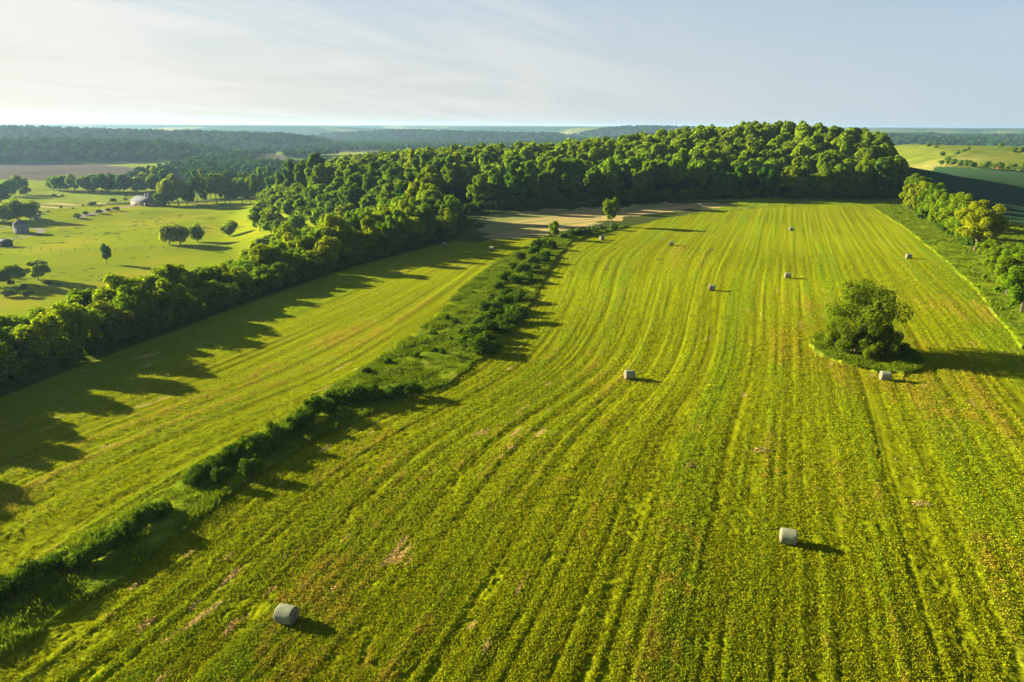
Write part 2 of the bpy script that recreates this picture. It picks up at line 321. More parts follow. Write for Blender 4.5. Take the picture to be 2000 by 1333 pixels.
def build_ground():
    f = 1.5; rad = [0.5, 6, 12, 18, 23, 27, 30.0]
    while rad[-1] < 30000:
        r = rad[-1]; rad.append(r + min(max(r * r / (CAM_H * F) * (f if r < 140 or r > 600 else .8), 0.045), r * 0.0125))
    rad = np.array(rad)
    th = np.concatenate([np.linspace(-180, -46, 60)[:-1], np.linspace(-46, 46, 1150), np.linspace(46, 180, 60)[1:]])
    a = np.radians(th); A, Rr = np.meshgrid(a, rad)
    x = np.sin(A) * Rr; y = np.cos(A) * Rr; nr, nc = x.shape
    xf, yf = x.ravel(), y.ravel(); D = Rr.ravel()
    z = T(xf, yf)
    zone = np.zeros(len(xf), np.int32)                      # 0 countryside
    near = D < 560
    def put(poly, k, m=None):
        i = np.nonzero(near if m is None else m)[0]; am = 3.5 if k == 4 else .35; X0, Y0 = xf[i], yf[i]
        q = inpoly(X0 + am * noise(X0 / 5, Y0 / 5, 33) + .5 * am * noise(X0 / 1.7, Y0 / 1.7, 35), Y0 + am * noise(X0 / 5, Y0 / 5, 34), poly); zone[i[q]] = k
    dl, sl, _ = pdist(xf, yf, LEFT_EDGE); sL = dl * sl
    zone[(sL > 14) & (D < 530) & (yf < 520) & (xf < -10)] = 5          # pasture
    put(NORTHV, 3); put(STUB, 4); put(RVERGE, 3); put(VERGE, 3); put(FIELD_R, 1); put(SIDE, 2)
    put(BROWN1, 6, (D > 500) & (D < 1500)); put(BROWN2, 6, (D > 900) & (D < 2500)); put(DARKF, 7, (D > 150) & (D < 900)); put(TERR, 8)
    for tr, w in ((TRACK, 3.2), (TRACK2, 1.7)):
        i = np.nonzero((D > 250) & (D < 560) & (xf < -100))[0]; zone[i[pdist(xf[i], yf[i], tr)[0] < w]] = 9
    isl = np.hypot((xf - ISLE_C[0]) / 7.4, (yf - ISLE_C[1]) / 10) * (1 + .12 * noise(xf / 1.1, yf / 1.1, 9)) * (1 + 0.08 * noise(xf / 3, yf / 3, 8))
    zone[(isl < 1)] = 3
    # ---- colours (albedo) and surface relief
    col = np.zeros((len(xf), 3))
    GR = np.array
    u = field_uv(xf, yf); v = yf
    fi = near
    X, Y, U, DD = xf[fi], yf[fi], u[fi], D[fi]
    c = field_col(X, Y)
    c = c * (1 - .12 * smooth(150, 85, DD))[:, None]
    zf = zone[fi]
    cv = np.tile(GR([.130, .172, .005]), (len(X), 1)); cv = lerp(cv, (.07, .12, .008), smooth(-.3, .4, fbm(X / 3, Y / 3, 3, 61)) * .8); cv = lerp(cv, (.17, .18, .02), smooth(.1, .6, fbm(X / 2, Y / 5, 3, 62)) * .5)
    c[zf == 3] = cv[zf == 3]
    cs = np.tile(GR([.34, .25, .10]), (len(X), 1)); cs = lerp(cs, (.14, .17, .05), smooth(-.25, .45, fbm((X + Y) / 26, (Y - .75 * X) / 2.0, 4, 63) + .35 * smooth(40, -10, X)) * .9)  # green streaks; left end also toned down, painting in the wood's shade
    c[zf == 4] = cs[zf == 4]
    cp = np.tile(GR([.150, .190, .005]), (len(X), 1)); cp = lerp(cp, (.115, .160, .006), smooth(-.1, .5, fbm(X / 35, Y / 14, 4, 64)) * .8); cp = lerp(cp, (.21, .20, .012), smooth(.0, .4, fbm(X / 20, Y / 30, 4, 65)) * .6)
    cp = lerp(cp, (.05, .075, .01), smooth(.38, .52, fbm(X / 5, Y / 3, 3, 66) * .8 + .25 * noise(X / 40, Y / 40, 67)))
    c[zf == 5] = cp[zf == 5]
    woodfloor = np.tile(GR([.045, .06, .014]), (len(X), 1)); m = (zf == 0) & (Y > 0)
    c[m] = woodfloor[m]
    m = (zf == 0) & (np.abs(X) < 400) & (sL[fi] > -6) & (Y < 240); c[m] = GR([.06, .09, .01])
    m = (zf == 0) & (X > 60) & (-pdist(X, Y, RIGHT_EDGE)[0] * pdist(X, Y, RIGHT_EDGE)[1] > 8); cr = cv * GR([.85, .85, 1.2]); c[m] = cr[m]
    ct = np.tile(GR([.14, .145, .035]), (len(X), 1)); ang = (X * .35 + Y * 1.0); ct = lerp(ct, (.34, .30, .12), smooth(.1, .7, np.sin(ang / 3.1) + .5 * noise(X / 8, Y / 8, 68))); ct = lerp(ct, (.12, .14, .02), smooth(0, .6, fbm(X / 30, Y / 10, 3, 69)))
    c[zf == 8] = ct[zf == 8]
    c[zf == 9] = GR([.20, .18, .15])
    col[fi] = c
    # far countryside
    ff = ~near; X, Y, DD = xf[ff], yf[ff], D[ff]
    base = np.tile(GR([.15, .19, .02]), (len(X), 1))
    fieldn = noise(X / 330, Y / 260, 71); base = base * (1 - .28 * (X > 100))[:, None]; base = lerp(base, (.20, .19, .05), smooth(.3, .5, fieldn)); base = lerp(base, (.09, .13, .02), smooth(-.25, -.45, fieldn))
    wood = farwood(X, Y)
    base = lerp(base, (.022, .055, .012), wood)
    col[ff] = base
    q = zone == 6; col[q] = GR([.085, .075, .062]) * (1 + .25 * fbm(xf[q] / 60, yf[q] / 8, 3, 72))[:, None]
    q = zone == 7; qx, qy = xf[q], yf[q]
    col[q] = lerp(np.tile(GR([.030, .056, .028]), (q.sum(), 1)), (.024, .062, .020), smooth(-.3, .4, fbm((qx * .94 - qy * .34) / 40, (qx * .34 + qy * .94) / 5, 3, 73)))  # albedo kept dark: the wooded hill's shade is painted into this field
    # relief, each octave only where the mesh can carry it
    sp = np.maximum(D * R(0.08), np.minimum(D * D / (CAM_H * F) * f, D * 0.0125))
    isf = ((zone == 1) | (zone == 2)); h = np.zeros(len(xf))
    for wl, amp, sd in ((0.30, .055, 81), (0.55, .055, 82), (1.3, .03, 83)):
        k = 1 - smooth(wl * .30, wl * .62, sp); i = k > 0
        h[i] += amp * k[i] * noise(xf[i] / wl, yf[i] / wl, sd)
    h += isf * row_relief(xf, yf, u) * (1 - smooth(.35, .8, D * R(.08)))
    h += (zone == 3) * (.26 + .22 * fbm(xf / 1.6, yf / 1.6, 3, 87)) * (1 - .4 * smooth(1, 4, sp))
    h -= (zone == 9) * .05
    z = z + h * (D > 8)
    idx = np.arange(nr * nc).reshape(nr, nc)
    quads = np.stack([idx[:-1, :-1].ravel(), idx[:-1, 1:].ravel(), idx[1:, 1:].ravel(), idx[1:, :-1].ravel()], 1)[:, ::-1]
    fz = zone[quads[:, 1]]
    verts = np.stack([xf, yf, z], 1)
    names = {0: ('countryside', 'far', 'rolling wooded hills and valleys reaching the horizon'), 1: ('mown_field', 'field', 'large mown hay field with round bales, right of the shrub line'),
             2: ('side_field', 'field', 'narrower mown field between the tree belt and the shrub line'), 3: ('grass_verge', 'field', 'uncut grass along the shrubs, hedge and lone tree island'),
             4: ('stubble_field', 'soil', 'pale straw stubble below the hillside wood'), 5: ('pasture', 'field', 'bright green pasture in the valley on the left'),
             6: ('ploughed_field', 'soil', 'bare brown ploughed land below the far wooded ridge'), 7: ('crop_field', 'soil', 'dark shaded crop field beyond the right hand hedge'),
             8: ('striped_meadow', 'field', 'dull yellow meadow with pale mowing stripes behind the barn'), 9: ('gravel_track', 'soil', 'pale gravel farm track in the valley')}
    for k, (nm, mt, lb) in names.items():
        q = quads[fz == k]
        if not len(q): continue
        used = np.unique(q); rm = np.zeros(len(verts), np.int32); rm[used] = np.arange(len(used))
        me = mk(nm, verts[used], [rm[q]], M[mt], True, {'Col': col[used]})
        if k == 0:
            me.materials.append(M['soil']); cd = np.hypot(xf[q[:, 0]], yf[q[:, 0]]); me.polygons.foreach_set('material_index', (cd < 560).astype(np.int32))
        tag(link(nm, me), lb, None, None, 'structure')
def farwood(X, Y):
    w = np.zeros(len(X))
    for pl, hs, wd in (HILL1, HILL2, HILL3, HILL4):
        dd = pdist(X, Y, pl)[0]; w = np.maximum(w, 1 - smooth(.80 * wd, .9 * wd, dd * (1 + .22 * noise(X / 160, Y / 160, 21))))
    n = fbm(X / 520, Y / 300, 4, 91) ; D = np.hypot(X, Y)
    w = np.maximum(w, smooth(-.10, -.02, n + .22 * smooth(3500, 5000, D)) * smooth(1500, 1700, D))
    w = np.maximum(w, smooth(.16, .2, n) * smooth(1000, 1100, D) * (X > 0))
    w = np.maximum(w, inpoly(X, Y, WOODP) * 1.0)
    w = w * (~inpoly(X, Y, BROWN2)) * (~inpoly(X, Y, BROWN1))
    return w
build_ground()

# ------------------------------------------------------------------ foliage builders
ICO_V = []; ph = (1 + 5 ** .5) / 2
for a, b in ((1, ph), (-1, ph), (1, -ph), (-1, -ph)): ICO_V += [(0, a, b), (a, b, 0), (b, 0, a)]
ICO_V = np.array(ICO_V) / math.hypot(1, ph)
def _icof():
    fs = []; n = len(ICO_V); d = np.linalg.norm(ICO_V[:, None] - ICO_V[None], axis=2); e = d[d > .1].min() * 1.05
    for i in range(n):
        for j in range(i + 1, n):
            for k in range(j + 1, n):
                if d[i, j] < e and d[j, k] < e and d[i, k] < e:
                    q = np.cross(ICO_V[j] - ICO_V[i], ICO_V[k] - ICO_V[i])
                    fs.append((i, j, k) if q @ ICO_V[i] > 0 else (i, k, j))
    return np.array(fs)
ICO_F = _icof()
def unit(v): return v / (np.linalg.norm(v, axis=1, keepdims=True) + 1e-9)
def cards(pos, nrm, size, g, asp=.75):
    n = len(pos); r = unit(g.normal(size=(n, 3))); t = unit(np.cross(nrm, r)); b = np.cross(nrm, t)
    s = (size * g.uniform(.6, 1.35, n))[:, None]; t = t * s; b = b * s * asp
    fold = nrm * s * .25
    v = np.stack([pos - t, pos - b + fold, pos + t, pos + b + fold], 1).reshape(-1, 3)
    f = np.arange(4 * n).reshape(n, 4); return v, f
def crown_geo(seed, rx, hc, zc, nl, nleaf, ls, core=.66, spread=.62, flat=0., gap=.25, lobe=(.26, .42), top=0.0):
    g = np.random.default_rng(seed)
    d = unit(g.normal(size=(nl, 3))); d[:, 2] = np.where(d[:, 2] < -.85, -d[:, 2], d[:, 2])
    k = g.uniform(.55, 1.0, nl)[:, None]
    wz = 1 - top * np.clip(d[:, 2:3], -1, 1)
    c = d * k * np.array([rx, rx, hc / 2]) * spread * np.concatenate([wz, wz, np.ones_like(wz)], 1); c[0] = 0
    r = rx * g.uniform(lobe[0], lobe[1], nl); r[0] = rx * .5
    w = r ** 2; li = g.choice(nl, nleaf * 2, p=w / w.sum())
    dd = unit(g.normal(size=(nleaf * 2, 3))); pos = c[li] + dd * (r[li] * g.uniform(.80, 1.10, nleaf * 2))[:, None] * np.array([1, 1, 1 - flat])
    # keep the leaves on the outside of the whole crown; drop some patches to leave gaps
    inside = np.zeros(len(pos), bool)
    for j in range(nl): inside |= (np.linalg.norm((pos - c[j]) / np.array([1, 1, 1 - flat]), axis=1) < r[j] * .78)
    nz = np.sin(pos[:, 0] * 3.7 / rx + seed) * np.sin(pos[:, 1] * 4.1 / rx + 2 * seed) * np.sin(pos[:, 2] * 5.3 / rx)
    keep = ~inside & (nz < 1 - gap * 2 * g.uniform(0, 1, len(pos)) - .1)
    pos, dd = pos[keep][:nleaf], dd[keep][:nleaf]
    nr = unit(dd * .75 + unit(g.normal(size=dd.shape)) * .7 + np.array([0, 0, .25]))
    v, f = cards(pos, nr, ls, g); at = np.repeat(g.uniform(0, 1, len(pos)), 4)
    V = [v]; A = [at]; FT = []; off = len(v)
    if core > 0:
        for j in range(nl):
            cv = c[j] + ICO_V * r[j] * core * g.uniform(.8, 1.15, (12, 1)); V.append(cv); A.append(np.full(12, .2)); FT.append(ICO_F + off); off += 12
    V = np.concatenate(V); V[:, 2] += zc
    return V, f, (np.concatenate(FT) if FT else np.zeros((0, 3), int)), np.concatenate(A), c + np.array([0, 0, zc]), r
def tube(pts, rads, n=6):
    V = []; Fq = []
    for i, p in enumerate(pts):
        p = np.array(p, float); q = np.array(pts[min(i + 1, len(pts) - 1)], float) - np.array(pts[max(i - 1, 0)], float); q /= np.linalg.norm(q) + 1e-9
        s = np.cross(q, [0.3, 1, 0.1]); s /= np.linalg.norm(s); t = np.cross(q, s)
        for k in range(n):
            a = 2 * math.pi * k / n; V.append(p + rads[i] * (math.cos(a) * s + math.sin(a) * t))
    for i in range(len(pts) - 1):
        for k in range(n): Fq.append((i * n + k, i * n + (k + 1) % n, (i + 1) * n + (k + 1) % n, (i + 1) * n + k))
    return np.array(V), np.array(Fq)
def trunk_geo(seed, h, r0, targets, lean=0.0):
    g = np.random.default_rng(seed + 99); V = []; Fq = []; off = 0
    top = np.array([lean * h, 0, h])
    pts = [np.array([0, 0, -.6]), np.array([0, 0, 0.0])] + [top * t + np.append(g.normal(size=2) * .04 * h * t, 0) for t in (.3, .6, 1)]
    v, f = tube(pts, [r0 * 1.5, r0 * 1.15, r0 * .85, r0 * .65, r0 * .3], 8); V.append(v); Fq.append(f); off += len(v)
    for tg in targets:
        s = pts[2] + (pts[4] - pts[2]) * g.uniform(0, .8); tg = np.array(tg); mid = s * .5 + tg * .5 + np.array([0, 0, -.08 * np.linalg.norm(tg - s)])
        v, f = tube([s, mid, tg], [r0 * .42, r0 * .28, r0 * .1], 5); V.append(v); Fq.append(f + off); off += len(v)
    return np.concatenate(V), np.concatenate(Fq)
class Tree:
    """prototype meshes of one tree: height 'h' and crown radius 'rx' in metres"""
    def __init__(s, seed, h, rx, hc, leafmat, nl=16, nleaf=4500, ls=.4, trunk_r=.25, lean=0., nlimb=6, **k):
        zc = h - hc / 2; s.h = h; s.rx = rx
        V, f, ft, at, c, r = crown_geo(seed, rx, hc, zc, nl, nleaf, ls, **k)
        if lean: V[:, 0] += lean * V[:, 2]; c[:, 0] += lean * c[:, 2]
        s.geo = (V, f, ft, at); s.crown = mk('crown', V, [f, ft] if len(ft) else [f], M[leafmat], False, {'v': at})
        tv, tf = trunk_geo(seed, zc, trunk_r, c[1:1 + nlimb], lean); s.trunk = mk('trunk', tv, [tf], M['bark'], True)
PROT = {
 'wood': [Tree(100 + i, h_, rx_, h_ - 1.3, 'leafA', nl_, 6500, ls_, .3, gap=.22, lobe=lb_, spread=.82, core=.72, top=tp_) for i, (h_, rx_, nl_, ls_, lb_, tp_) in enumerate([(17, 5.6, 34, .40, (.15, .32), 0), (20, 6.4, 44, .42, (.13, .27), .25), (15, 6.2, 40, .42, (.13, .28), -.2), (18.5, 4.6, 34, .38, (.15, .30), .45), (16.5, 7.2, 52, .44, (.11, .25), 0), (19, 5.4, 30, .46, (.18, .34), .1), (14, 4.6, 30, .36, (.14, .30), .1), (21, 5.8, 46, .42, (.12, .26), .55)])],
 'hedge': [Tree(130 + i, 9.2 + .9 * (i % 3), 4.3 + .4 * (i % 2), 8.8 + .9 * (i % 3), 'leafB', 34, 7500, .22, .16, gap=.3, lobe=(.15, .32), spread=.86) for i in range(6)],
 'ash': [Tree(150 + i, 10.2 + i, 4.8, 9.6 + i, 'leafB', 54, 9500, .19, .22, gap=.4, lobe=(.11, .23), spread=.90) for i in range(3)],
 'round': [Tree(160 + i, 8.6 + .4 * i, 4.9, 8.0 + .4 * i, 'leafB', 26, 5200, .28, .3, gap=.15, spread=.72) for i in range(3)],
 'mid': [Tree(170 + i, 11 + i, 5.4, 10.3 + i, 'leafA', 20, 2200, .6, .3, gap=.2, spread=.75) for i in range(4)],
 'young': [Tree(183, 10.4, 3.3, 8.6, 'leafD', 44, 5000, .24, .2, gap=.3, spread=.85, lobe=(.16, .30), top=-.5), Tree(181, 6.0, 1.9, 5.6, 'leafD', 14, 2400, .2, .12, gap=.3, spread=.8, top=-.2)],
}
FARG = [crown_geo(300 + i, 6, 9, 6.5, 9, 150, 1.5, .72)[:4] for i in range(4)]
SHRUB = [Tree(200 + i, 2.3 + .3 * (i % 3), 1.7 + .2 * (i % 2), 2.2 + .2 * (i % 3), 'leafC', 12, 1500, .13, .05, gap=.3, nlimb=5, spread=.8, lobe=(.22, .4)) for i in range(6)]

ONES = 'zeroth first second third fourth fifth sixth seventh eighth ninth tenth eleventh twelfth thirteenth fourteenth fifteenth sixteenth seventeenth eighteenth nineteenth'.split()
TENS = {2: ('twentieth', 'twenty'), 3: ('thirtieth', 'thirty'), 4: ('fortieth', 'forty'), 5: ('fiftieth', 'fifty'), 6: ('sixtieth', 'sixty'), 7: ('seventieth', 'seventy'), 8: ('eightieth', 'eighty'), 9: ('ninetieth', 'ninety')}
def ordn(n):
    if n < 20: return ONES[n]
    a, b = divmod(n, 10); return TENS[a][0] if b == 0 else TENS[a][1] + '-' + ONES[b]

def plant(name, proto, x, y, sx, sz, label, cat, group=None, rz=None, wid=None, sink=0.0, crownmat=None, partname='crown', stem='trunk'):
    rz = rng.uniform(0, 6.28) if rz is None else rz
    e = empty(name, (x, y, Tz(x, y) - sink), rz); e.scale = (sx, (wid or sx), sz)
    c = link(partname, proto.crown, e); t = link(stem, proto.trunk, e)
    if crownmat:
        c.material_slots[0].link = 'OBJECT'; c.material_slots[0].material = crownmat
    return tag(e, label, cat, group)
def stuff_trees(name, items, geos, mat, label):
    """many crowns as one mesh: items (x, y, scale_xy, scale_z)"""
    V = []; Q = []; Tt = []; A = []; off = 0
    for i, (x, y, sx, sz) in enumerate(items):
        v, f, ft, at = geos[i % len(geos)]; a = rng.uniform(0, 6.28); ca, sa = math.cos(a), math.sin(a)
        w = np.stack([(v[:, 0] * ca - v[:, 1] * sa) * sx + x, (v[:, 0] * sa + v[:, 1] * ca) * sx + y, v[:, 2] * sz], 1)
        V.append(w); Q.append(f + off); Tt.append(ft + off); A.append(np.clip(at * .6 + rng.uniform(-.1, .5), 0, 1)); off += len(v)
    V = np.concatenate(V)
    cnt = [len(geos[i % len(geos)][0]) for i in range(len(items))]
    zb = T(np.array([q[0] for q in items]), np.array([q[1] for q in items])); V[:, 2] += np.repeat(zb, cnt)
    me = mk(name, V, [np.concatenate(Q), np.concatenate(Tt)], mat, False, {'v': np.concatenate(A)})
    return tag(link(name, me), label, None, None, 'stuff')

# ------------------------------------------------------------------ the hillside wood: 1 candidate per crown, tiers counted from its front edge
FRONT = PP([(948, 418), (1000, 409), (1160, 402), (1300, 394), (1500, 389), (1740, 392)])
FRONT = [(FRONT[0][0] - 14, FRONT[0][1] - 52), (FRONT[0][0] - 9, FRONT[0][1] - 15)] + FRONT + [(198, 352), (216, 392), (238, 440), (250, 520)]
cand = []
for i in range(-24, 40):
    for j in range(0, 40):
        x = i * 9.6 + (j % 2) * 4.8 + rng.uniform(-2.8, 2.8); y = 225 + j * 8.4 + rng.uniform(-2.6, 2.6)
        d, s, _ = pdist(np.array(x), np.array(y), FRONT); d = float(d * s)
        dl, sl, _ = pdist(np.array(x), np.array(y), LEFT_EDGE); sl = float(dl * sl)
        if x < -15 and y < 300 and sl < 2: continue
        if d < 4.5 and x > -25: continue
        if sl > 76 - max(0, y - 330) * .3 or sl > 30 and y < 262: continue
        if y > 520 or d < 4.5: continue
        if proj(x, y, Tz(x, y))[0] < 512 + 6 * rng.uniform(-1, 1): continue
        cand.append((x, y, d, sl))
WOODZ = []
for x, y, d, sl in cand:
    s = rng.uniform(.72, 1.12); hz_ = rng.uniform(.76, 1.08)
    if d < 14: hz_ *= 1.0
    if sl > 10: s *= .88; hz_ *= .85
    hz_ *= float(np.interp(proj(x, y, Tz(x, y))[0], [500, 640, 840, 1690, 1800], [.5, .74, 1, 1, .78]))
    if y > 470: vis = 1e-4
    zt = Tz(x, y) + 16 * hz_ ; D = math.hypot(x, y); WOODZ.append([x, y, d, s, hz_, D, (zt - CAM_H) / D])
# visible crowns: those whose tops rise above the crowns in front of them (same bearing)
def visible(w):
    b = w[0] / w[1]
    for q in WOODZ:
        if q[5] < w[5] - 6 and abs(q[0] / q[1] - b) < 4.0 / w[5] and q[6] > w[6] + .001: return False
    return True
vis = [w for w in WOODZ if visible(w)]; hid = [w for w in WOODZ if not visible(w)]
vis.sort(key=lambda w: w[5]); N_WOOD = 205
tail = vis[N_WOOD:]; vis = vis[:N_WOOD]
tiers = {}
for w in vis: tiers.setdefault(max(0, int(w[2] // 11)) if w[0] > -25 else 100 + int((w[5] - 220) // 14), []).append(w)
tk = [k for k in sorted(tiers) if k < 100]
for k in sorted(tiers):
    L = sorted(tiers[k], key=lambda w: w[0] / w[1])
    for i, (x, y, d, s, hh, D, _) in enumerate(L):
        if k >= 100: lb = f'green tree on the wood\'s left slope, {ordn(k - 99)} tier from the field, {ordn(i + 1)} from the left'; gp = 'trees on the left slope of the wood'
        elif k == tk[0]: lb = f'tall tree in the dark front row facing the stubble field, {ordn(i + 1)} from the left'; gp = 'trees along the front of the hillside wood'
        else: lb = f'leafy crown in tier {["one","two","three","four","five","six","seven","eight","nine","ten","eleven","twelve","thirteen","fourteen","fifteen","sixteen","seventeen","eighteen"][min(17, k)]} up the hillside wood, {ordn(i + 1)} from the left'; gp = 'trees within the hillside wood'
        plant('forest_tree', PROT['wood'][int(rng.integers(8))], x, y, s, hh, lb, 'tree', gp)
lite = [crown_geo(350 + i, 6.6, 13, 11, 16, 700, 1.2, .72)[:4] for i in range(3)]
stuff_trees('distant_woodland', [(w[0], w[1], w[3], w[4]) for w in hid + tail], lite, M['leafA'], 'deep part of the hillside wood behind the nearer crowns')
big = P(1775, 405)
plant('oak_tree', PROT['wood'][2], big[0] + 4, big[1] + 3, 1.25, 1.02, 'big spreading oak at the right corner of the hillside wood, beside the hedge', 'tree')

# ------------------------------------------------------------------ tree belt between the side field and the valley
belt = []
pl = np.array(LEFT_EDGE[1:9]); seg = np.hypot(*np.diff(pl, axis=0).T); L = np.concatenate([[0], np.cumsum(seg)])
def along(t, off):
    i = int(np.clip(np.searchsorted(L, t) - 1, 0, len(seg) - 1)); k = (t - L[i]) / seg[i]; p = pl[i] + (pl[i + 1] - pl[i]) * k
    n = np.array([-(pl[i + 1] - pl[i])[1], (pl[i + 1] - pl[i])[0]]) / seg[i]; return p + n * off
for r_, off in enumerate((5.0, 11.5, 18.5, 25.5)):
    t = 8 + 3 * r_; L_ = []
    while t < L[-1] - (6 if r_ else 14):
        p = along(t, off + rng.uniform(-1.6, 1.6)); L_.append((p[0], p[1])); t += rng.uniform(5.2, 7.6)
    belt.append(L_)
for r_, L_ in enumerate(belt):
    n = 0
    for x, y in L_:
        n += 1; k = rng.uniform(.8, 1.12) * (1.1 if y > 170 else 1.0)
        hh = k * rng.uniform(.68, 1.08) * float(np.interp(y, [70, 90, 108, 130, 160, 190], [1.15, 1.05, .92, .80, .84, 1.2]))
        if r_ == 0: k *= .85; hh *= .88
        pr = PROT['hedge'][int(rng.integers(6))] if rng.random() < .8 else PROT['ash'][int(rng.integers(3))]
        where = ('field side row of the belt', 'middle row of the belt', 'valley side row of the belt', 'outermost valley row of the belt')[r_]
        plant('belt_tree', pr, x, y, k, hh, f'{ordn(n)} leafy tree from the near end, {where}', 'tree', 'trees of the belt beside the field')
# low shrubs at the foot of the belt
n = 0; t = 6
while t < L[-1] - 12:
    p = along(t, rng.uniform(1.2, 3.0)); n += 1; k = rng.uniform(1.0, 1.7)
    plant('belt_shrub', SHRUB[int(rng.integers(6))], p[0], p[1], k, k, f'{ordn(n)} low dark shrub from the near end, at the foot of the tree belt', 'shrub', 'low shrubs at the foot of the tree belt', partname='foliage', stem='stem')
    t += rng.uniform(2.8, 4.6)

# ------------------------------------------------------------------ trees of the valley, hedge and fields, by where they stand
def tree_at(px, py, kind, idx, sx, sz, label, group=None, name='tree', mat=None, wid=None, rz=None):
    x, y = P(px, py); return plant(name, PROT[kind][idx], x, y, sx, sz, label, 'tree', group, crownmat=mat, wid=wid, rz=rz)
tree_at(1193, 442, 'young', 0, 1, 1, 'bright green young tree alone at the top end of the shrub line', name='young_tree', rz=1.0)
tree_at(1083, 468, 'young', 1, 1, 1, 'slim bright sapling standing in the shrub line, left of the young tree', name='sapling')
G_ = 'lone trees on the valley pasture'
tree_at(331, 478, 'round', 0, .9, 1.05, 'rounded pasture tree, left of the touching pair above the tree belt', G_)
tree_at(352, 478, 'round', 1, .9, 1.0, 'rounded pasture tree, right of the touching pair above the tree belt', G_)
tree_at(386, 473, 'round', 2, .75, .88, 'small round pasture tree just right of the touching pair', G_)
tree_at(449, 462, 'round', 0, .95, .90, 'round pasture tree highest of the four, nearest the belt', G_)
tree_at(209, 515, 'young', 1, 1.0, 1.35, 'thin dark little tree alone on the lower pasture', G_, mat=M['leafC'])
G_ = 'trees by the grain bin'
for i, (px, py, s, hz_) in enumerate([(-18, 434, 1.35, 1.2), (8, 437, 1.3, 1.15), (34, 431, 1.2, 1.25), (60, 430, 1.2, 1.25)]):
    tree_at(px, py, 'round', i % 3, s, hz_, f'dark broad tree behind the grain bin, {ordn(i + 1)} from the left', G_)
G_ = 'pale willows by the left edge'
for i, (px, py, s, hz_) in enumerate([(-4, 560, .85, .75), (28, 556, .85, .70), (76, 548, 1.0, .72)]):
    tree_at(px, py, 'hedge', i, s, hz_, f'loose willow at the left edge below the pasture, {ordn(i + 1)} from the left', G_)
G_ = 'trees lining the valley floor'
row = [(104, 372), (118, 374), (132, 372), (147, 376), (160, 372), (173, 377), (186, 374), (200, 378), (214, 376), (228, 375), (242, 377), (256, 374), (270, 377), (284, 373), (297, 376), (311, 373), (325, 374)]
for i, (px, py) in enumerate(row):
    k = rng.uniform(.95, 1.35); tree_at(px, py, 'mid', i % 4, k, k * (1.25 if i > 13 else 1) * rng.uniform(.85, 1.1), f'{ordn(i + 1)} tree from the left in the row across the valley floor', G_)
G_ = 'trees left of the valley row'
for i, (px, py, s) in enumerate([(-20, 402, 1.1), (2, 396, 1.25), (22, 384, 1.1), (40, 380, 1.15), (52, 386, .8)]):
    tree_at(px, py, 'mid', i % 4, s, s * .95, f'pale tree at the left edge below the brown field, {ordn(i + 1)} from the left', G_)
G_ = 'trees beside the barn'
for i, (px, py, s) in enumerate([(318, 404, .8), (331, 402, 1.3), (349, 402, 1.35), (366, 400, 1.2)]):
    tree_at(px, py, 'mid', (i + 1) % 4, s, s * 1.1, f'tree just right of the barn, {ordn(i + 1)} from it', G_)
G_ = 'tall grove behind the pasture'
k = 0
for r_, (py, L_) in enumerate(((398, range(386, 520, 17)), (388, range(392, 640, 20)), (377, range(400, 640, 22)))):
    for i, px in enumerate(L_):
        s = rng.uniform(.9, 1.1); x, y = P(px + rng.uniform(-4, 4), py)
        plant('grove_tree', PROT['wood'][int(rng.integers(8))], x, y, s * .9, s * rng.uniform(.95, 1.15), f'tall grove tree right of the barn, {("front", "middle", "back")[r_]} row, {ordn(i + 1)} from the left', 'tree', G_)
for px, py, s, w in [(508, 452, 1.1, 'nearest the pasture corner'), (530, 455, 1.05, 'right of the pasture corner')]:
    tree_at(px, py, 'ash', 0, s, s * 1.05, f'open crowned tree at the belt\'s far end, {w}', 'trees at the pasture corner')
G_ = 'trees of the right hand hedge'
hedge = [(1778, 412, .85, .9), (1796, 424, 1.0, 1.0), (1815, 432, .95, .95), (1832, 443, .95, .95), (1850, 450, .95, .9), (1868, 464, 1.0, .95), (1888, 478, 1.0, .95), (1903, 492, 1.15, 1.05), (1944, 452, .6, .5)]
for i, (px, py, s, h_) in enumerate(hedge[:8]):
    tree_at(px, py, 'ash', i % 3, s * 1.25, h_ * 1.28, f'yellow green tree of the right hand hedge, {ordn(i + 1)} counting from the wood', G_)
for px, py, s, h_, w in [(1965, 580, 1.05, .85, 'in the gap'), (1994, 612, 1.1, .9, 'at the right edge of view'), (1940, 535, .8, .6, 'with the lowest crown'), (1932, 506, .8, .5, 'squat beside the last tall hedge tree'), (1958, 522, .85, .55, 'squat and set back behind the verge'), (1985, 548, .9, .8, 'standing behind the gap'), (2050, 600, .9, .9, 'just past the right edge of view')]:
    tree_at(px, py, 'ash', 1, s, h_, f'low old hedge tree with bare trunk {w}', 'near trees of the right hand hedge')
G_ = 'trees of the far right pastures'
k = 0
for L_, w, s in (([(1836 + i * 13, 325 + i * 1.1) for i in range(14)], 'in the line above the dark crop field', .85), ([(1850, 322), (1880, 300), (1892, 298), (1868, 306), (1815, 291), (1828, 292), (1950, 291), (1957, 292), (1978, 305), (1990, 306), (2003, 307), (1842, 309)], 'scattered over the far right pasture', .75), ([(1800 + i * 15, 281 - i * .35) for i in range(15)], 'along the skyline of the far right pasture', 1.0)):
    for i, (px, py) in enumerate(L_):
        q = s * rng.uniform(.7, 1.15); tree_at(px + rng.uniform(-3, 3), py, 'mid', int(rng.integers(4)), q, q * rng.uniform(.75, 1.0), f'{ordn(i + 1)} tree listed from the left {w}' if 0 else f'{ordn(i + 1)} tree {w}', G_)

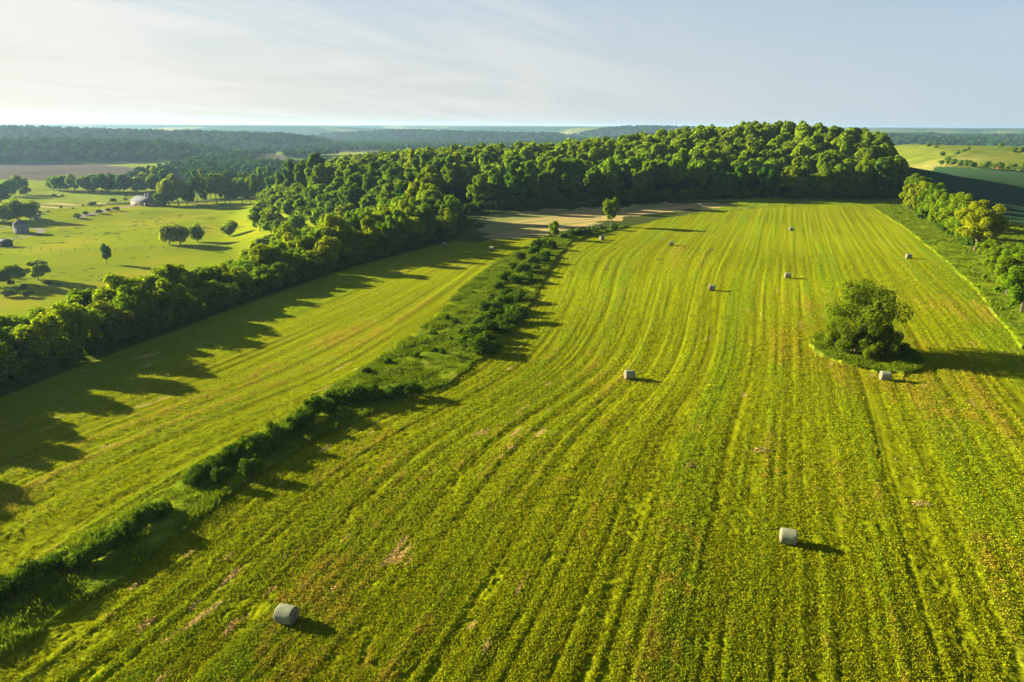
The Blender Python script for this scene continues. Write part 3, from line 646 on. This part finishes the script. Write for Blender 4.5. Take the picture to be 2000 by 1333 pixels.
hp = PP([q[:2] for q in hedge[:8]])
for i in range(15):
    t = i / 15 * 7; a = int(t); p = np.array(hp[a]) + (np.array(hp[min(7, a + 1)]) - np.array(hp[a])) * (t - a) + rng.uniform(-1.4, 1.4, 2); k = rng.uniform(1.0, 1.7)
    plant('hedge_shrub', SHRUB[i % 6], p[0], p[1], k, k, f'{ordn(i + 1)} low shrub from the wood, under the right hand hedge trees', 'shrub', 'shrubs under the right hand hedge', partname='foliage', stem='stem')
fl = FRONT[1:9]; n = 0
for a in range(len(fl) - 1):
    p0, p1 = np.array(fl[a]), np.array(fl[a + 1]); m_ = max(1, int(np.linalg.norm(p1 - p0) / 4.6)); nn = np.array([-(p1 - p0)[1], (p1 - p0)[0]]) / np.linalg.norm(p1 - p0)
    for q in range(m_):
        n += 1; p = p0 + (p1 - p0) * q / m_ + nn * rng.uniform(1.5, 4.5); k = rng.uniform(1.4, 2.6)
        plant('wood_edge_shrub', SHRUB[n % 6], p[0], p[1], k, k * rng.uniform(.8, 1.2), f'{ordn(n)} dark shrub from the left along the front edge of the hillside wood', 'shrub', 'shrubs along the front edge of the wood', partname='foliage', stem='stem')

# the island of trees in the mown field
isle = ISLE_C
M['leafE'] = leaf_mat('sparse_leaves', [(.10, .15, .007), (.12, .165, .007)], 0.45, (1.3, 1.3, .4))
T1 = Tree(190, 10.6, 5.4, 7.4, 'leafE', 40, 6800, .14, .2, gap=.5, core=0, spread=.95, lobe=(.13, .24), nlimb=18)
T2 = Tree(191, 4.8, 2.9, 4.4, 'leafE', 18, 4600, .14, .12, gap=.3, core=.6, spread=.85, lobe=(.2, .34), nlimb=8)
plant('field_tree', T1, isle[0] - .5, isle[1] + 1, 1.1, 1.08, 'airy tree with thin open crown standing in the middle of the island', 'tree', None, 0.4)
plant('field_tree', T1, isle[0] - 2.2, isle[1] - 1.2, .78, .78, 'lower leafy tree at the left front of the island', 'tree', None, 4.1)
plant('field_tree', T1, isle[0] + 1.6, isle[1] + 3.6, .8, .92, 'second airy tree behind the first on the island, leaning right', 'tree', None, 2.4)
for i, (dx, dy, k, w) in enumerate([(-2.6, -1.5, 1., 'left front'), (1.2, -3.2, .9, 'front middle'), (3.6, .5, .85, 'right'), (-3.6, 2.5, .9, 'back left'), (0, 0, 1.05, 'centre'), (-1.4, -4.6, .55, 'lowest front'), (4.6, -3, .5, 'right front')]):
    plant('island_shrub', T2, isle[0] + dx, isle[1] + dy, k, k, f'dense shrub under the airy trees of the field island, {w}', 'shrub', 'shrubs on the field island', partname='foliage', stem='stem')

# ------------------------------------------------------------------ shrub line between the two mown fields
upper = [(1100, 466), (1116, 463), (1130, 461), (1146, 459), (1160, 456), (1176, 452), (1202, 450), (1066, 478), (1050, 486), (1074, 488), (1042, 500), (1066, 503), (1016, 508), (1036, 517), (1056, 513), (1002, 528), (1022, 535), (1046, 530), (986, 552), (1006, 556), (1028, 550), (972, 566), (992, 580), (1010, 590), (962, 592), (984, 606), (1004, 616), (946, 610), (966, 626), (988, 634), (1010, 628), (940, 640), (958, 650), (978, 652), (930, 664), (950, 676), (912, 678), (934, 690), (960, 688)]
small = [(872, 628), (888, 634), (846, 658), (826, 678), (864, 694), (758, 714), (716, 734), (902, 655), (848, 690), (898, 704), (812, 700), (880, 668)]
wall = [(806, 778), (786, 778), (766, 780), (746, 782), (728, 786), (710, 788), (692, 790), (674, 792), (656, 792), (640, 806), (622, 816), (604, 830), (588, 840), (570, 850), (552, 862), (534, 872), (516, 884), (498, 890), (484, 898)]
lower = [(462, 905), (440, 914), (420, 925), (400, 936), (385, 950), (432, 950), (490, 935), (318, 1010), (300, 1022), (282, 1038), (262, 1052), (240, 1062), (214, 1078), (190, 1100), (166, 1108), (142, 1118), (96, 1120), (60, 1150), (26, 1160), (2, 1172), (-24, 1190)]
for L_, w, sc_, gp in ((upper, 'in the broken upper stretch of the shrub line', 1.0, 'shrubs of the upper stretch'), (small, 'tuft in the rough grass left of the shrub line', .42, 'small tufts in the rough grass'), (wall, 'in the dense middle stretch of the shrub line', .77, 'shrubs of the middle stretch'), (lower, 'in the lower left stretch of the shrub line', .66, 'shrubs of the lower stretch')):
    for i, (px, py) in enumerate(L_):
        x, y = P(px, py); k = sc_ * rng.uniform(.8, 1.25); hz_ = k * rng.uniform(.8, 1.15)
        if gp.endswith('upper stretch'): k *= 1.05; hz_ *= .85
        pr = SHRUB[int(rng.integers(6))]
        o = plant('shrub', pr, x, y, k, hz_, f'{ordn(i + 1)} {"small dark" if sc_ < .5 else "leafy"} {"" if sc_ < .5 else "shrub "}{w}', 'shrub', gp, partname='foliage', stem='stem')
        o['label'] = o['label'].replace('  ', ' ')

# ------------------------------------------------------------------ round bales
def bale_meshes():
    n, rr, w = 40, .76, 1.5; V = []; Q = []
    prof = [(-w / 2, rr * .93), (-w / 2 + .04, rr * .985), (-w / 2 + .12, rr), (-.25, rr * 1.008), (.25, rr * 1.004), (w / 2 - .12, rr), (w / 2 - .04, rr * .985), (w / 2, rr * .93)]
    for x, r in prof:
        for k in range(n):
            a = 2 * math.pi * k / n; q = r * (1 + .014 * math.sin(2 * a + x * 4) + .008 * math.sin(7 * a - x * 9)); zz = max(q * math.sin(a), -rr * .93); V.append((x, q * math.cos(a), zz + rr * .93))
    m = len(prof)
    for i in range(m - 1):
        for k in range(n): Q.append((i * n + k, (i + 1) * n + k, (i + 1) * n + (k + 1) % n, i * n + (k + 1) % n))
    body = mk('wrap', V, [np.array(Q)], M['hay'], True)
    def end(s):
        V = []; Q = []; rs = [.0, .12, .24, .36, .48, .60, .93 * .76 - .002]
        for j, r in enumerate(rs[1:]):
            for k in range(n):
                a = 2 * math.pi * k / n; zz = max(r * math.sin(a), -rr * .93 + .01)
                V.append((s * (w / 2 + (.018 if j % 2 else -.006) + (.012 if j < 3 else 0)), r * math.cos(a), zz + rr * .93))
        for j in range(len(rs) - 2):
            for k in range(n):
                q = (j * n + k, j * n + (k + 1) % n, (j + 1) * n + (k + 1) % n, (j + 1) * n + k); Q.append(q)
        V.append((s * (w / 2 + .01), 0, rr * .93)); c = len(V) - 1
        return mk('bale_end', V, [np.array(Q), np.array([(c, k, (k + 1) % n) for k in range(n)])], M['hayend'], False)
    return body, end(-1), end(1)
BB = bale_meshes()
bales = [(561, 1214, -15, 'lone round bale lying nearest the camera, bottom left'), (1538, 1060, -16, 'near round bale with long shadow at the lower right'),
 (1229, 740, 8, 'round bale in the middle of the field, left of the tree island'), (1728, 742, -12, 'round bale in front of the tree island'), (1390, 567, -12, 'round bale at mid distance, left of the one beside faint stripes'),
 (1538, 543, -10, 'round bale above and left of the tree island'), (1774, 505, -8, 'round bale nearest the right hand hedge'), (1545, 451, -10, 'far round bale near the top of the mown field'),
 (1311, 480, -12, 'round bale in the upper left of the large mown field'), (1175, 469, 30, 'round bale close to the upper end of the shrub line'), (961, 490, -16, 'round bale in the sun on the side field'),
 (867, 481, 40, 'shaded round bale at the foot of the tree belt'), (1128, 453, -20, 'pale round bale behind the shrub line, left of the young tree'), (1155, 447, -30, 'pale round bale half hidden between sapling and young tree'),
 (1172, 444, -10, 'pale round bale just left of the young tree'), (1366, 404, -24, 'sunlit round bale at the right end of the stubble field'), (1299, 400, -40, 'shaded round bale on the stubble against the dark wood')]
for px, py, rz, lb in bales:
    x, y = P(px, py); e = empty('hay_bale', (x, y, Tz(x, y) - .03), R(rz)); e.scale = (.86, .86, .88); link('net_wrap', BB[0], e); link('bale_end', BB[1], e); link('bale_end', BB[2], e)
    tag(e, lb, 'hay bale', 'round bales on the fields')
# leftover clumps of hay
def clump(seed):
    g = np.random.default_rng(seed); n = 260; a = g.uniform(0, 6.28, n); r = np.sqrt(g.uniform(0, 1, n)); pos = np.stack([np.cos(a) * r * 1.3, np.sin(a) * r * .55, g.uniform(0, 1, n) * .28 * (1 - r)], 1)
    v, f = cards(pos, unit(g.normal(size=(n, 3)) + np.array([0, 0, .4])), .16, g, .3); return mk('hay_clump', v, [f], M['straw'], False, {'v': np.zeros(len(v))})
CL = [clump(i) for i in range(3)]
for i, (px, py) in enumerate([(1323, 440), (1418, 433), (1375, 461), (1300, 452), (1388, 488), (1225, 463), (1314, 463), (1185, 527), (1287, 507), (1117, 496), (1767, 482), (1398, 430), (1184, 519), (1348, 910), (1490, 880), (1800, 985)]):
    x, y = P(px, py); o = link('hay_clump', CL[i % 3]); o.location = (x, y, Tz(x, y) + .02); o.rotation_euler = (0, 0, rng.uniform(-.5, 1.4)); k = rng.uniform(.45, .85); o.scale = (k, k * 1.6, k)
    tag(o, f'small heap of leftover hay on the mown field, {ordn(i + 1)} of the scattered heaps', 'hay heap', 'leftover heaps of hay')

# ------------------------------------------------------------------ grass: tall blades on the verges, tufts on the mown swards
def blades(name, pts, h, w, per, mat, label, lean=.5, hv=None):
    g = np.random.default_rng(len(pts)); n = len(pts); pts = np.repeat(pts, per, 0); hh = np.repeat(hv if hv is not None else np.full(n, h), per); ww = hh / h * w
    a = g.uniform(0, 6.28, len(pts)); off = g.uniform(-.5, .5, (len(pts), 2)) * .7
    x, y = pts[:, 0] + off[:, 0], pts[:, 1] + off[:, 1]; z = np.repeat(T(pts[::per, 0], pts[::per, 1]), per) + .12
    hh = hh * g.uniform(.6, 1.25, len(pts)); l = g.normal(size=(len(pts), 2)) * (lean * hh)[:, None]
    ww = ww * np.clip(np.hypot(x, y) / 70, 1, 2.5); ca, sa = np.cos(a) * ww, np.sin(a) * ww
    V = np.stack([np.stack([x - ca, y - sa, z], 1), np.stack([x + ca, y + sa, z], 1), np.stack([x + l[:, 0] + ca * .7, y + l[:, 1] + sa * .7, z + hh], 1), np.stack([x + l[:, 0] - ca * .7, y + l[:, 1] - sa * .7, z + hh * .92], 1)], 1).reshape(-1, 3)
    f = np.arange(len(V)).reshape(-1, 4); me = mk(name, V, [f], mat, False, {'v': np.repeat(g.uniform(0, 1, len(pts)), 4)})
    return tag(link(name, me), label, 'grass', None, 'stuff')
def scatter(poly, n, extra=None, seed=0):
    g = np.random.default_rng(seed); p = np.array(poly); lo, hi = p.min(0), p.max(0); q = g.uniform(lo, hi, (n, 2)); m = inpoly(q[:, 0], q[:, 1], poly); q = q[m]
    return q if extra is None else q[extra(q[:, 0], q[:, 1])]
vg = np.concatenate([scatter(VERGE, 190000, None, 1), scatter(RVERGE, 50000, None, 2)])
g_ = np.random.default_rng(5); a_ = g_.uniform(0, 6.28, 5000); r_ = np.sqrt(g_.uniform(0, 1, 5000)); vg = np.concatenate([vg, np.stack([ISLE_C[0] + 7.3 * r_ * np.cos(a_), ISLE_C[1] + 10 * r_ * np.sin(a_)], 1)])
vd = fbm(vg[:, 0] / 2.5, vg[:, 1] / 2.5, 3, 95)
blades('tall_grass', vg, .6, .035, 6, M['blade'], 'long uncut grass along the shrub line, hedge and tree island', .3, np.clip(.24 + .4 * vd, .0, .6) + .18)
# mown sward: small leaf cards, density falls with distance
def sward(poly, n, seed):
    g = np.random.default_rng(seed); u_ = g.uniform(-46, 42, n); Dn = 1 / g.uniform(1 / 210, 1 / 31, n); a = np.radians(u_); q = np.stack([np.sin(a) * Dn, np.cos(a) * Dn], 1)
    return q[inpoly(q[:, 0], q[:, 1], poly)]
sw = np.concatenate([sward(FIELD_R, 620000, 11), sward(SIDE, 300000, 12)])
X_, Y_ = sw[:, 0], sw[:, 1]; uu = field_uv(X_, Y_); rr_ = row_relief(X_, Y_, uu)
k = rr_ * 9 + fbm(X_ / .7, Y_ / .7, 3, 96) * .6 + .35 * noise(X_ / 3, Y_ / 3, 97)
m_ = (k > -.42) & (np.hypot(X_ - ISLE_C[0], (Y_ - ISLE_C[1]) / 1.3) > 8.3)
sw = sw[m_]; X_, Y_, rr_ = X_[m_], Y_[m_], rr_[m_]; D_ = np.hypot(X_, Y_)
g = np.random.default_rng(3)
pos = np.stack([X_, Y_, T(X_, Y_) + rr_ + .04 + np.clip(k[m_], 0, 1) * .10 + g.uniform(0, .12, len(X_))], 1)
nr = unit(g.normal(size=pos.shape) * .8 + np.array([0, 0, .55])); sz = .055 + D_ * .00065
v_, f_ = cards(pos, nr, 1.0, g, .45)
ctr = np.repeat(pos, 4, 0); v_ = ctr + (v_ - ctr) * np.repeat(sz, 4)[:, None]
cc_ = field_col(X_, Y_) * np.array([1.28, 1.22, 1.1]) * g.uniform(.75, 1.35, (len(X_), 1)) * g.uniform(.85, 1.15, (len(X_), 3))
m, nt = newmat('mown_tufts'); o = N(nt, 'ShaderNodeOutputMaterial'); at = N(nt, 'ShaderNodeAttribute', attribute_name='Col')
d = N(nt, 'ShaderNodeBsdfDiffuse'); t = N(nt, 'ShaderNodeBsdfTranslucent'); ms = N(nt, 'ShaderNodeMixShader', i_0=.3)
nt.links.new(at.outputs['Color'], d.inputs[0]); nt.links.new(at.outputs['Color'], t.inputs[0]); nt.links.new(d.outputs[0], ms.inputs[1]); nt.links.new(t.outputs[0], ms.inputs[2]); nt.links.new(ms.outputs[0], o.inputs[0])
print('sward', len(X_))
tag(link('mown_sward', mk('mown_sward', v_, [f_], m, False, {'Col': np.repeat(cc_, 4, 0)})), 'short regrowing clover and grass tufts on the mown fields', 'grass', None, 'stuff')

# ------------------------------------------------------------------ far woods as masses
g_ = np.random.default_rng(77); items = []
for D0, D1, n, s0 in ((545, 1500, 15000, 1.0), (1500, 2400, 15000, 1.25), (2400, 4200, 16000, 2.0)):
    a = np.radians(g_.uniform(-40, 40, n)); Dn = np.sqrt(g_.uniform(D0 ** 2, D1 ** 2, n)); x, y = np.sin(a) * Dn, np.cos(a) * Dn
    w = farwood(x, y) > .5
    # thin to a spacing
    cell = 9.0 * s0; seen = set()
    for xx, yy, q in zip(x, y, w):
        if not q: continue
        kx = (int(xx // cell), int(yy // cell))
        if kx in seen: continue
        seen.add(kx); s = s0 * g_.uniform(.75, 1.1); items.append((xx, yy, s, (g_.uniform(.75, 1.15)) * (1 + .25 * (s0 - 1))))
print('far crowns', len(items))
M['leafF'] = leaf_mat('shaded_far_leaves', [(.030, .085, .014), (.030, .085, .014)], 0.3, (1.2, 1.2, .5), var=.6)  # leaf colour darkened to paint in the shade of the far slopes
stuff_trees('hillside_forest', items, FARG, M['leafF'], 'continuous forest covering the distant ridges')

# ------------------------------------------------------------------ farm
def box(x0, x1, y0, y1, z0, z1):
    v = [(x0, y0, z0), (x1, y0, z0), (x1, y1, z0), (x0, y1, z0), (x0, y0, z1), (x1, y0, z1), (x1, y1, z1), (x0, y1, z1)]
    f = [(0, 3, 2, 1), (4, 5, 6, 7), (0, 1, 5, 4), (1, 2, 6, 5), (2, 3, 7, 6), (3, 0, 4, 7)]; return np.array(v, float), np.array(f)
def boxes(l):
    V = []; Q = []; o = 0
    for b in l:
        v, f = box(*b); V.append(v); Q.append(f + o); o += 8
    return np.concatenate(V), [np.concatenate(Q)]
def part(name, geo, mat, parent, sm=False): return link(name, mk(name, geo[0], geo[1], mat, sm), parent)
M['tan'] = plain_mat('tan_siding', (.20, .16, .10), (.27, .22, .15), 3, .8, .01, stretch=(6, 6, .3))
M['roofm'] = plain_mat('metal_roof', (.05, .057, .07), (.08, .088, .105), 2, .9, .01, .0, (1, 4, 1))
M['white'] = plain_mat('white_paint', (.40, .40, .39), (.55, .55, .53), 4, .5, .005)
M['dark'] = plain_mat('dark_opening', (.02, .02, .02), (.05, .05, .05), 4, .4, .005)
M['galv'] = plain_mat('galvanised_steel', (.13, .14, .17), (.2, .21, .25), 3, .7, .02, .1, (1, 1, 12))
M['red'] = plain_mat('red_paint', (.30, .05, .03), (.40, .08, .05), 4, .7, .01)
M['wood'] = plain_mat('weathered_wood', (.12, .09, .06), (.25, .20, .15), 6, .9, .02, stretch=(1, 1, .2))
bx, by = P(285, 402)
e = empty('barn', (bx, by, Tz(bx, by)), R(-22)); tag(e, 'tan walled farmhouse with grey roof and roof vents on the valley pasture', 'barn')
def gable(x0, x1, y0, y1, z0, z1, ov=.5, t=.25):
    ym = (y0 + y1) / 2; V = []; Q = []
    for s in (0, 1):
        ya = y0 - ov if s == 0 else y1 + ov; za = z0 - ov * (z1 - z0) / (ym - y0)
        b = len(V); V += [(x0 - ov, ya, za), (x1 + ov, ya, za), (x1 + ov, ym, z1), (x0 - ov, ym, z1), (x0 - ov, ya, za + t), (x1 + ov, ya, za + t), (x1 + ov, ym, z1 + t), (x0 - ov, ym, z1 + t)]
        Q += [tuple(b + i for i in f) for f in ((0, 3, 2, 1), (4, 5, 6, 7), (0, 1, 5, 4), (1, 2, 6, 5), (2, 3, 7, 6), (3, 0, 4, 7))]
    return np.array(V, float), [np.array(Q)]
def gwall(x0, x1, y0, y1, z1, zr):
    ym = (y0 + y1) / 2; V = [(x0, y0, -.5), (x1, y0, -.5), (x1, y1, -.5), (x0, y1, -.5), (x0, y0, z1), (x1, y0, z1), (x1, y1, z1), (x0, y1, z1), (x0, ym, zr), (x1, ym, zr)]
    return np.array(V, float), [np.array([(0, 1, 5, 4), (2, 3, 7, 6), (0, 3, 2, 1)]), np.array([(3, 0, 4, 8, 7), (1, 2, 6, 9, 5)])]
part('wall', gwall(-10, 9, -3, 8, 3.0, 5.6), M['tan'], e)
rf = part('roof', gable(-10, 9, -3, 8, 3.05, 5.7), M['roofm'], e)
for i, vx in enumerate((-1.5, 1.2)):
    v, q = tube([(vx, 2.5, 5.2), (vx, 2.5, 7.0), (vx, 2.5, 7.5), (vx, 2.5, 7.9)], [.9, .9, .7, .15], 12); part('roof_vent', (v, [q]), M['galv'], rf, True)
part('porch_roof', boxes([(-4, 6, -6, -3.52, 2.6, 2.8)]), M['roofm'], e); 
for x in (-3.8, 1, 5.8): part('porch_post', boxes([(x - .1, x + .1, -5.9, -5.7, -.5, 2.598)]), M['white'], e)
for x in (-8.2, -5.6): part('window', boxes([(x, x + 1.4, -3.06, -2.9, 1.0, 2.3)]), M['white'], e)
part('door', boxes([(-2.6, -1.6, -3.06, -2.9, 0, 2.1)]), M['white'], e)
part('garage_door', boxes([(2, 5, -3.06, -2.9, 0, 2.4)]), M['dark'], e)
for y in (0, 4): part('window', boxes([(-10.06, -9.9, y, y + 1.5, 1.0, 2.3)]), M['white'], e)
gx, gy = P(43, 455)
e = empty('grain_bin', (gx, gy, Tz(gx, gy)), 0); tag(e, 'round galvanised grain bin with conical roof in tree shade', 'grain bin')
prof = []; z = -.3
while z < 4.6: prof += [((0, 0, z), 3.1), ((0, 0, z + .12), 3.16), ((0, 0, z + .24), 3.1)]; z += .36
v, q = tube([p for p, _ in prof], [r for _, r in prof], 36); part('wall', (v, [q]), M['galv'], e, True)
v, q = tube([(0, 0, 4.5), (0, 0, 4.62), (0, 0, 6.3), (0, 0, 6.35), (0, 0, 6.7), (0, 0, 6.8)], [3.35, 3.35, .5, .5, .5, .05], 36); part('roof', (v, [q]), M['roofm'], e)
part('door', boxes([(-.5, .5, -3.28, -3.1, .3, 2.2)]), M['galv'], e)
part('ladder', boxes([(2.0, 2.06, -2.62, -2.56, 0, 4.6), (2.4, 2.46, -2.3, -2.24, 0, 4.6)] + [(2.0, 2.46, -2.45, -2.41, .3 + .5 * i, .34 + .5 * i) for i in range(9)]), M['galv'], e)
def shed(px, py, rz, label, wall, s=1.0):
    x, y = P(px, py); e = empty('shed', (x, y, Tz(x, y)), R(rz)); e.scale = (s, s, s); tag(e, label, 'shed')
    part('wall', gwall(-2.2, 2.2, -1.5, 1.5, 2.1, 2.9), wall, e); part('roof', gable(-2.2, 2.2, -1.5, 1.5, 2.14, 2.98, .3, .1), M['roofm'] if wall != M['red'] else M['white'], e); part('door', boxes([(-.6, .6, -1.55, -1.48, 0, 1.9)]), M['dark'], e)
shed(11, 482, -10, 'small open shed with pale roof at the left edge', M['dark'], 1.1)
shed(1952, 329, 20, 'tiny red shed with white roof below the far right trees', M['red'], 1.3)
shed(72, 428, 30, 'small white outbuilding behind the grain bin under trees', M['white'], .9)
# wire fence across the pasture
def fence(pxs, label):
    pts = PP(pxs); e = empty('wire_fence', (*pts[0], Tz(*pts[0]))); tag(e, label, 'fence'); o = np.array([*pts[0], Tz(*pts[0])]); tops = []
    pm = None
    for i in range(len(pts) - 1):
        a, b = np.array(pts[i]), np.array(pts[i + 1]); n = max(1, int(np.linalg.norm(b - a) / 4.5))
        for k in range(n):
            p = a + (b - a) * k / n; z = Tz(*p); tops.append((p[0], p[1], z))
    pmv, pmq = tube([(0, 0, -.3), (0, 0, 1.35)], [.09, .07], 6); pm = mk('post', pmv, [pmq], M['wood'])
    for t in tops[:100]:
        q = link('post', pm, e); q.location = np.array(t) - o
    V = []; Q = []; off = 0
    for h in (.5, .85, 1.2):
        v, f = tube([np.array(t) - o + np.array([0, 0, h]) for t in tops], [.012] * len(tops), 4); V.append(v); Q.append(f + off); off += len(v)
    link('wire', mk('wire', np.concatenate(V), [np.concatenate(Q)], M['galv']), e)
vb = [(84, 416), (98, 414), (118, 410), (140, 407), (160, 405), (184, 402), (206, 399), (226, 396), (248, 395), (150, 428), (172, 422), (196, 417), (214, 412), (232, 410), (100, 388), (110, 384), (126, 386), (262, 388), (250, 386), (68, 408), (20, 560), (50, 566), (100, 556), (36, 545), (14, 580), (60, 580)]
for i, (px, py) in enumerate(vb):
    x, y = P(px + rng.uniform(-7, 7), py + rng.uniform(-2.5, 2.5)); k = rng.uniform(.35, 1.3); plant('field_bush', SHRUB[i % 6], x, y, k * 1.2, k * .9, f'{ordn(i + 1)} of the little bushes strung along the valley field edges', 'shrub', 'bushes along the valley field edges', partname='foliage', stem='stem')
fence([(-20, 485), (60, 489), (120, 491), (200, 491), (320, 487), (400, 482), (450, 476)], 'thin wire fence crossing the pasture below the round trees')
fence([(115, 456), (135, 438), (152, 427), (200, 417), (240, 409)], 'short fence along the farm track to the barn')
fence([(1925, 420), (1975, 440), (2040, 452)], 'wire fence between the right hand grass and the dark crop field')

# ------------------------------------------------------------------ haze
hb = box(-32000, 32000, -32000, 32000, -60, 62); me = mk('haze', hb[0], [hb[1]])
m, nt = newmat('haze_air'); o = N(nt, 'ShaderNodeOutputMaterial'); v = N(nt, 'ShaderNodeVolumePrincipled'); v.inputs['Density'].default_value = 7.5e-5
v.inputs['Color'].default_value = (.34, .56, .84, 1); v.inputs['Anisotropy'].default_value = 0.35; nt.links.new(v.outputs[0], o.inputs['Volume'])
me.materials.append(m); tag(link('haze', me), 'thin blue evening haze over the far hills', None, None, 'stuff')

# ------------------------------------------------------------------ keep the 300 trees that show largest as things, the rest as one mass
allt = [o for o in bpy.data.objects if o.get('category') == 'tree']
hts = {}
def height(o):
    m = [c for c in o.children if c.name.startswith('crown')][0].data
    if m.name not in hts:
        a = np.empty(len(m.vertices) * 3, np.float32); m.vertices.foreach_get('co', a); hts[m.name] = float(a[2::3].max())
    return hts[m.name] * o.scale[2]
rank = sorted(allt, key=lambda o: -height(o) / math.hypot(o.location.x, o.location.y) * (.4 if 'within the' in str(o.get('group')) else .6 if 'left slope' in str(o.get('group')) else 1.5))
rest = rank[300:]
mass = [(o.location.x, o.location.y, o.scale[0] * .85, height(o) / 18.5) for o in rest]
for o in rest:
    for c in list(o.children): bpy.data.objects.remove(c)
    bpy.data.objects.remove(o)
if mass: stuff_trees('distant_trees', mass, lite, M['leafA'], 'far scattered trees of the wood interior and distant pastures')
